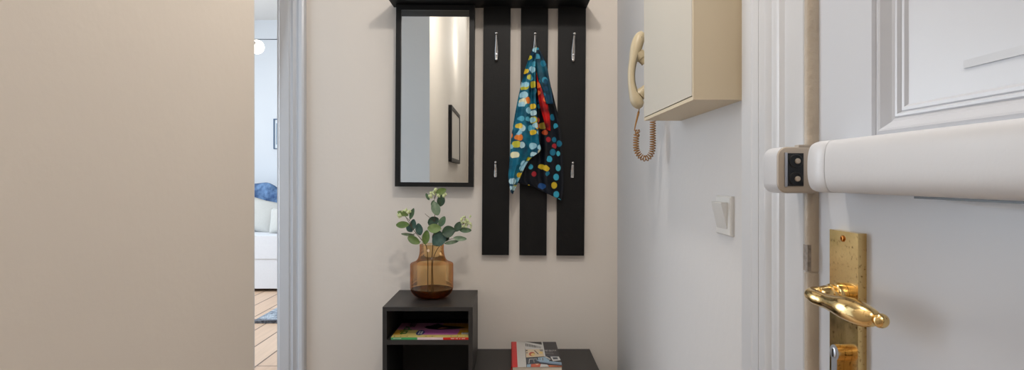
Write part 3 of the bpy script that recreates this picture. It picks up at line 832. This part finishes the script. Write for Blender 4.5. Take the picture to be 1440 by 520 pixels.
items = [
 ([(52,62),(130,62),(150,476),(62,476)], 1, 1),
 ([(130,62),(262,62),(292,472),(150,476)], 2, 1),
 ([(255,62),(300,66),(556,112),(578,182),(275,186)], 10, 1),
 ([(280,186),(562,180),(592,300),(286,318)], 3, 2),
 ([(535,64),(556,64),(604,300),(580,302)], 10, 3),
 ([(290,322),(600,304),(660,350),(640,400),(300,430)], 6, 1),
 ([(338,342),(458,334),(460,341),(340,350)], 10, 3), ([(338,342),(346,342),(338,412),(328,414)], 10, 3), ([(450,336),(458,335),(470,352),(464,356)], 10, 3), ([(395,340),(408,340),(428,398),(412,402)], 13, 3),
 ([(480,322),(590,308),(680,352),(640,392),(490,368)], 8, 3),
 ([(500,330),(520,328),(522,366),(505,366)], 13, 4), ([(545,326),(565,324),(570,372),(550,372)], 13, 4),
 ([(590,305),(616,300),(690,345),(660,360)], 2, 3),
 ([(600,290),(790,290),(810,330),(700,330)], 12, 1),
 ([(440,360),(860,402),(868,440),(700,425),(520,398)], 7, 5),
 ([(460,358),(860,400),(866,412),(520,385)], 8, 6),
 ([(680,304),(818,304),(848,362),(722,380)], 10, 5), ([(712,318),(792,316),(806,345),(730,350)], 6, 6),
 ([(300,432),(365,425),(362,472),(300,474)], 8, 3),
 ([(362,428),(470,415),(530,425),(512,472),(368,474)], 4, 3),
 ([(430,425),(500,420),(470,440)], 3, 4),
 ([(528,422),(630,432),(660,470),(512,473)], 10, 4),
 ([(640,440),(868,456),(868,466),(664,471)], 9, 3),
 (ell(382, 262, 48, 34), 4, 3), (ell(398, 270, 34, 22), 5, 4), (ell(528, 240, 30, 20), 5, 3),
 ([(415,205),(430,203),(492,262),(480,266)], 11, 4), ([(284,196),(310,194),(312,212),(286,214)], 6, 3), ([(290,230),(312,228),(314,250),(292,252)], 13, 3), ([(500,190),(560,186),(568,214),(520,216)], 13, 3),
 ([(350,66),(535,64),(545,108),(400,84)], 11, 2),
]
for k in range(13):
    x = 276 + 20*k; y = 92 + 4.2*k; h = 44 - 1.2*k
    items.append(([(x,y),(x+9,y-6),(x+13,y+4),(x+11,y+h),(x+1,y+h)], 11 if k < 9 else 13, 3))
def clampz(q): return q
patches(bm, bzt, items, cvb)
for i, (s, y0_, ln) in enumerate((('NO BLOCK', 214, 185), ('LE SAV', 236, 120), ('SPACES', 264, 130))):
    o_ = pt((596 + i*6, y0_)); e_ = pt((596 + i*6 + ln, y0_))
    text_to_bm(bm, s, (e_.x-o_.x, .017), ((o_.x, o_.y, bzt+.0006), (1,0,0), (0,1,0)), 13 if i else 2, .01)
for k in range(14): 
    q = pt((615 + k*9, 284)); box(bm, q.x, q.x+.0012, q.y, q.y+.004, bzt+.0001, bzt+.0004, 13)
obj('cover', bm, binks, bk, smooth=False)

# ------------------------------------------------------------------ vase with sprigs
VX, VY, VZ = PXx(607.2, 2.535), 2.535, cz1
va = thing('vase', (VX, VY, VZ), 'amber glass bottle vase standing on the black cabinet', 'vase')
bm = bm_new()
outer = [(.0001, .001), (.045, .001), (.060, .004), (.074, .0125), (.083, .0235), (.0885, .037), (.0898, .052), (.0898, .128), (.0895, .138), (.0868, .1435), (.078, .1475), (.066, .153), (.0585, .162), (.0535, .175), (.0508, .190), (.0500, .205), (.0502, .219), (.0492, .2215), (.0478, .2195)]
sp = spline(outer[1:], 90)
lathe(bm, [(max(.0001, r), h) for r, h in sp], (VX, VY, VZ), 64, cap=False)
obj('glass_body', bm, M['amber'], va, ang=60)
bm = bm_new()
lathe(bm, [(.0001, .0022), (.044, .0022), (.059, .0052), (.0725, .0135), (.0815, .0245), (.0862, .035), (.084, .0375), (.070, .034), (.040, .031), (.0001, .030)], (VX, VY, VZ), 64, cap=False)
obj('thick_bottom', bm, M['amber_deep'], va, ang=60)
bm = bm_new()
sc_ = P(602.3, 352.2, VY-.0515)
lathe(bm, [(.0058, 0), (.0058, -.0006), (.0001, -.0006)], sc_, 20, 'Y'); o = obj('sticker', bm, M['sticker'], va); o['label'] = 'small round pale sticker on the neck'

zc = lambda zx, zy, Y: P(545 + zx/5.777, 260 + zy/5.777, Y)
ZS = VY/F/5.777
def leaf(parent, zx, zy, L_, W_, ang, mi, dy=0.0, tilt=0.0, seed=0):
    rnd = random.Random(seed)
    bm = bm_new(); Y = VY + dy
    c = zc(zx, zy, Y); l = L_*ZS; w = W_*ZS; a = math.radians(ang)
    n, m = 12, 7; g = []
    roll = rnd.uniform(-.25, .25)
    tl = tilt + rnd.uniform(-.25, .25)
    for i in range(n):
        t = i/(n-1); s = (t-.5)*l
        hw = w*.5*(math.sin(PI*min(1, (t*.96+.02)))**.62)*(1 + .12*math.sin(PI*t)*(.5-t))
        row = []
        for j in range(m):
            u = (j/(m-1)-.5)*2
            lx, ly = s, u*hw
            d = .10*w*abs(u)**1.5 - .35*l*(t-.5)**2*.5     # midrib valley and length curl
            yy = -d + ly*roll + lx*tl
            X = lx*math.cos(a) - ly*math.sin(a); Z = lx*math.sin(a) + ly*math.cos(a)
            row.append(bm.verts.new((c.x+X, c.y+yy, c.z+Z)))
        g.append(row)
    for i in range(n-1):
        for j in range(m-1): bm.faces.new((g[i][j], g[i][j+1], g[i+1][j+1], g[i+1][j]))
    bmesh.ops.remove_doubles(bm, verts=bm.verts, dist=1e-5)
    bm2 = bm
    o = obj('leaf', bm2, LEAF[mi], parent, ang=180)
    return o
def berries(parent, pts, rr, Y, seed):
    rnd = random.Random(seed); bm = bm_new()
    for (zx, zy) in pts:
        c = zc(zx, zy, Y + rnd.uniform(-.012, .012))
        r = rnd.uniform(*rr)*ZS
        ret = bmesh.ops.create_icosphere(bm, subdivisions=2, radius=r, matrix=Matrix.Translation(c) @ Matrix.Diagonal((1, 1, rnd.uniform(.9, 1.25), 1)))
    obj('berry_cluster', bm, M['berry'], parent, ang=80)
def sprig(label, stem, leaves, twigs, br, seed):
    root = thing('leafy_sprig', P(*stem[0]), label, 'plant sprig', 'leafy sprigs in the amber vase')
    sp = spline([tuple(P(*q)) for q in stem], 40)
    bm = bm_new(); sweep(bm, sp, [.0019 - .0009*i/39 for i in range(40)], 8, up=(0, 1, 0))
    for tw in twigs:
        q = spline([tuple(zc(a, b, VY + c)) for a, b, c in tw], 12)
        sweep(bm, q, [.0011 - .0004*i/11 for i in range(12)], 6, up=(0, 1, 0))
    obj('stem', bm, M['stem'], root, ang=80)
    for k, lf in enumerate(leaves): leaf(root, *lf, seed=seed*50+k)
    if br: berries(root, *br, seed)
    return root
rng = random.Random(3)
vb = VY - .01
sprig('left leafy sprig with pale buds leaning out of the amber vase',
  [(601.8, 411, VY), (601.5, 390, VY), (601.5, 365, VY), (599.5, 346, VY-.01), (592, 336, VY-.02), (583, 325, VY-.02), (575.5, 313, VY-.02), (570, 304, VY-.02), (566, 299, VY-.02)],
  [(312,425,115,62,80,3,-.035), (257,360,98,60,100,1,-.02), (207,322,92,56,80,1,-.01), (180,350,72,58,125,1,.0), (122,322,108,56,5,3,-.03), (165,402,98,26,-10,4,-.02,.5), (213,447,108,62,-28,3,-.035), (125,232,92,42,-18,2,-.03), (198,233,94,36,70,5,-.025)],
  [((200,330,-.02),(175,285,-.02),(150,262,-.02)), ((230,390,-.02),(200,402,-.02),(170,403,-.02)), ((268,460,-.02),(240,455,-.03),(215,448,-.035)), ((280,470,-.02),(305,455,-.03),(312,430,-.035)), ((190,330,-.02),(160,325,-.025),(125,322,-.03)), ((178,290,-.02),(190,262,-.02),(198,235,-.025))],
  ([(90,250),(96,262),(84,240),(104,248),(112,256),(152,196),(160,206),(146,208),(172,214),(180,208),(186,218),(120,214),(132,210),(165,222),(100,236),(140,222),(175,228)], (7, 11), VY-.03), 1)
sprig('middle leafy sprig, tallest, with pale buds at its tip',
  [(607, 412, VY), (607, 390, VY), (607.3, 365, VY), (608.5, 347, VY), (609.8, 330, VY), (611, 312, VY), (611.5, 298, VY), (610.5, 284, VY), (612, 272, VY)],
  [(435,52,88,54,22,2,-.02), (435,127,96,66,78,0,-.02), (392,190,116,72,108,4,-.025), (372,295,96,80,25,0,.0), (443,297,92,54,62,5,-.01), (380,352,110,74,0,2,-.035), (420,440,128,104,42,1,-.03), (368,150,54,30,75,5,-.01), (405,420,100,80,60,0,.01), (325,95,62,26,115,5,-.01)],
  [((385,300,0),(350,270,-.01),(320,248,-.01),(304,232,-.01)), ((385,215,0),(410,180,-.01),(430,140,-.02)), ((385,110,0),(395,80,-.01),(425,60,-.02)), ((385,330,0),(415,315,-.01),(440,300,-.01))],
  ([(345,96),(352,86),(338,88),(356,100),(372,66),(380,58),(366,58),(384,40),(392,36),(398,46),(376,76),(404,58),(462,82),(470,76),(456,88),(410,84),(420,92),(350,64)], (8, 13), VY-.02), 2)
sprig('right leafy sprig with a dense pale bud cluster, leaning towards the coat boards',
  [(609.5, 411, VY), (608.5, 390, VY), (608.3, 370, VY), (612, 356, VY), (618, 346, VY), (627, 336, VY-.01), (637, 328, VY-.015), (647, 320, VY-.02), (653, 313, VY-.02)],
  [(495,377,104,94,18,0,-.03), (572,338,86,58,62,0,-.02), (632,366,98,44,-2,5,-.015), (588,434,106,40,-6,4,-.03,.4), (520,465,110,32,8,4,-.035,.3), (470,430,80,56,30,0,-.0)],
  [((480,455,-.01),(510,440,-.02),(560,432,-.03)), ((465,470,-.01),(490,468,-.03),(515,466,-.035)), ((560,375,-.02),(568,355,-.02),(572,338,-.02)), ((600,340,-.02),(625,290,-.02),(634,250,-.02))],
  ([(635+rng.gauss(0, 20), 310+rng.gauss(0, 24)) for _ in range(34)] + [(600,272),(608,280),(676,346),(680,330)], (6, 11), VY-.02), 3)

# ------------------------------------------------------------------ living room
SY = 6.5
sf = thing('sofa', (-3.0, 7.2, 0), 'pale grey-white upholstered sofa seen through the doorway', 'sofa')
bm = boxb(-4.5, -1.5, SY, 7.55, .035, .355, .03, 4); obj('base', bm, M['sofa'], sf)
bm = boxb(-4.5, -1.5, SY-.01, 7.45, .355, .60, .05, 5)
obj('seat_cushion', bm, M['sofa'], sf)
bm = boxb(-4.5, -1.5, 7.56, 7.9, .3, .93, .06, 5); obj('back_rest', bm, M['sofa'], sf)
for x in (-4.4, -1.6):
    for y in (6.6, 7.6):
        bm = boxb(x-.03, x+.03, y-.03, y+.03, 0, .04, .004); obj('leg', bm, M['rod'], sf)

def pillow(name, c, w, h, d, ry, rx, rz, m, label, cat, grp=None):
    bm = bm_new(); n = 22
    for sgn in (1, -1):
        g = []
        for i in range(n+1):
            row = []
            for j in range(n+1):
                u = i/n*2-1; v = j/n*2-1
                pin = 1 - .07*(1-abs(u))*abs(v)**3 ; pin2 = 1 - .07*(1-abs(v))*abs(u)**3
                t = max(0, (1-u**4)*(1-v**4))**.55
                t *= 1 + .12*noise.noise(Vector((u*1.6, v*1.6, sgn*2.0+w)))
                row.append(bm.verts.new((u*w/2*pin2, -sgn*t*d/2, v*h/2*pin)))
            g.append(row)
        for i in range(n):
            for j in range(n): bm.faces.new((g[i][j], g[i+1][j], g[i+1][j+1], g[i][j+1]))
    bmesh.ops.remove_doubles(bm, verts=bm.verts, dist=1e-4)
    mt = Matrix.Rotation(rz, 4, 'Z') @ Matrix.Rotation(rx, 4, 'X') @ Matrix.Rotation(ry, 4, 'Y')
    bmesh.ops.transform(bm, matrix=Matrix.Translation(c) @ mt, verts=bm.verts)
    return tag(obj(name, bm, m, ang=60), label, cat, grp)
pillow('throw_pillow', (-2.90, 7.02, .785), .52, .40, .17, math.radians(14), math.radians(-18), 0, M['pillow'], 'pale grey throw pillow leaning on the sofa, left and larger in view', 'pillow', 'grey pillows on the sofa')
pillow('throw_pillow', (-2.52, 6.83, .745), .40, .32, .14, math.radians(-6), math.radians(-20), math.radians(-10), M['pillow'], 'pale grey throw pillow at the right, partly behind the door casing', 'pillow', 'grey pillows on the sofa')
# crumpled blue blanket heaped behind the pillows
bm = bm_new(); nu, nv = 60, 40; g = []
for i in range(nu+1):
    row = []
    for j in range(nv+1):
        u = i/nu; v = j/nv
        X = -3.75 + 1.55*u
        ridge = .57 - .17*max(0, (u-.28)/.72)**1.1
        a = PI*v
        z = .62 + ridge*math.sin(a)**.75
        y = 7.36 - .16*math.cos(a)*(1 + .3*(1-u))
        nn = noise.noise(Vector((X*5, v*4, .3)))*.035 + noise.noise(Vector((X*12, v*9, 2.3)))*.016
        fold = .022*math.sin(18*X + 9*v)
        k = math.sin(a)**.5
        row.append(bm.verts.new((X, y - (nn+fold)*abs(math.cos(a))*k - .05*math.sin(a)*0, z + (nn+fold)*k)))
    g.append(row)
for i in range(nu):
    for j in range(nv): bm.faces.new((g[i][j], g[i+1][j], g[i+1][j+1], g[i][j+1]))
for row in (g[0], g[-1]):
    try: bm.faces.new(row)
    except ValueError: pass
tag(obj('blanket', bm, M['blanket'], ang=180), 'crumpled blue blanket heaped on the sofa behind the grey pillows', 'blanket')
# rug
rg = thing('rug', (-1.4, 5.7, 0), 'woven grey rug with a dark edge on the wooden floor', 'rug')
bm = bm_new(); box(bm, -2.16, -.5, 5.13, 6.42, .001, .022); bevel(bm, .006, 2); obj('pile', bm, M['rug'], rg)
bm = bm_new(); box(bm, -2.19, -.5, 5.085, 5.14, .001, .024); bevel(bm, .008, 2)
o = obj('border', bm, M['rug_edge'], rg); o['label'] = 'dark knotted border'
# globe lamp on a horizontal rod
gl = thing('globe_lamp', (-2.9, 6.0, LCEIL), 'lit opal globe lamp hanging on a thin dark rod', 'lamp')
GZ = PZ(66, 6.0); RZ = PZ(55.3, 6.06)
bm = bm_new(); sweep(bm, [(-3.5, 6.06, RZ), (-3.0, 6.06, RZ), (-2.27, 6.06, RZ)], .0045, 8); obj('rod', bm, M['rod'], gl)
bm = bm_new()
for x in (-3.3, -2.95): sweep(bm, [(x, 6.06, RZ), (x, 6.06, (RZ+LCEIL)/2), (x, 6.06, LCEIL)], .003, 6, up=(0, 1, 0))
obj('suspension_wire', bm, M['rod'], gl)
gx = PXx(361.3, 6.0)
bm = bm_new(); sphere(bm, (gx, 6.0, GZ), .070, 28, 18); obj('globe', bm, M['globe'], gl)
bm = bm_new(); lathe(bm, [(.0001, -.012), (.016, -.011), (.026, -.004), (.028, .004), (.024, .012)], (gx-.013, 5.938, GZ+.020), 24, 'Y'); o = obj('cap', bm, M['brown_metal'], gl); o['label'] = 'brown metal cap on the globe'
# framed picture on the far wall
pp = thing('picture_frame', (-2.87, LY1, PZ(209, LY1)), 'thin dark blue picture frame with pale mat on the far wall', 'picture')
px0, px1, pz0, pz1 = PXx(385.2, LY1), PXx(385.2, LY1)+.42, PZ(209.5, LY1), PZ(167, LY1)
bm = bm_new(); frame(bm, px0, px1, pz0, pz1, LY1-.02, LY1, .013); obj('frame', bm, M['blue_frame'], pp, smooth=False)
bm = bm_new(); box(bm, px0+.01, px1-.01, LY1-.008, LY1-.002, pz0+.01, pz1-.01); obj('mat_board', bm, M['mat_board'], pp, smooth=False)
bm = bm_new(); box(bm, px0+.032, px1-.05, LY1-.011, LY1-.0075, pz0+.06, pz1-.06); obj('print', bm, M['art_grey'], pp, smooth=False)

# ------------------------------------------------------------------ light
def lamp(name, kind, loc, energy, rgb, size=.1, size_y=None, aim=None, spread=None):
    l = bpy.data.lights.new(name, kind); l.energy = energy; l.color = rgb
    if kind == 'AREA':
        l.size = size
        if size_y: l.shape = 'RECTANGLE'; l.size_y = size_y
        if spread: l.spread = spread
    else: l.shadow_soft_size = size
    o = bpy.data.objects.new(name, l); COL.objects.link(o); o.location = loc
    if aim is not None: o.rotation_euler = (Vector(aim)-Vector(loc)).to_track_quat('-Z', 'Y').to_euler()
    return o
lamp('hall_ceiling_lamp', 'POINT', (.02, 1.2, 2.45), 27, (1, .935, .855), .045)
lamp('hall_second_lamp', 'POINT', (-.3, -.6, 2.5), 6, (1, .95, .88), .08)
lamp('hall_rear_fill', 'AREA', (-.05, -1.2, 3.28), 16, (.95, .97, 1), .7, 1.8, aim=(-.05, -1.2, 0))  # added fill under the ceiling behind the camera, no fitting there
lamp('passage_daylight', 'AREA', (-1.3, 2.1, 1.25), 7.5, (.72, .86, 1), 1.2, 2.1, aim=(.475, 1.45, 1.0))
lamp('doorway_daylight', 'AREA', (-2.05, 3.3, 1.5), 16, (.84, .92, 1), .9, 1.9, aim=(-1.1, 1.27, 1.35))
lamp('living_room_window_light', 'AREA', (-4.5, 5.2, 1.8), 115, (.86, .93, 1), 2.6, 2.2, aim=(-1, 5.6, 1.2))
lamp('living_room_fill', 'AREA', (-2.2, 4.6, 3.2), 42, (.90, .95, 1), 2.5, 2.5, aim=(-2.2, 4.6, 0))

w = bpy.data.worlds.new('world'); S.world = w; w.use_nodes = True
w.node_tree.nodes['Background'].inputs['Color'].default_value = (.7, .8, 1, 1)
w.node_tree.nodes['Background'].inputs['Strength'].default_value = .3

# ------------------------------------------------------------------ camera
cd = bpy.data.cameras.new('camera'); cam = bpy.data.objects.new('camera', cd); COL.objects.link(cam)
cam.location = (0, 0, CAMZ); cam.rotation_euler = (PI/2, 0, 0)
cd.sensor_fit = 'HORIZONTAL'; cd.sensor_width = 36; cd.lens = F/1440*36
cd.shift_x = (720-CX)/1440; cd.shift_y = -(260-CY)/1440
cd.clip_start = .02
S.camera = cam
S.view_settings.view_transform = 'Standard'
S.view_settings.look = 'None'
S.view_settings.exposure = .1
S.cycles.use_denoising = True
S.cycles.max_bounces = 10
S.cycles.transparent_max_bounces = 16
S.cycles.sample_clamp_indirect = 6
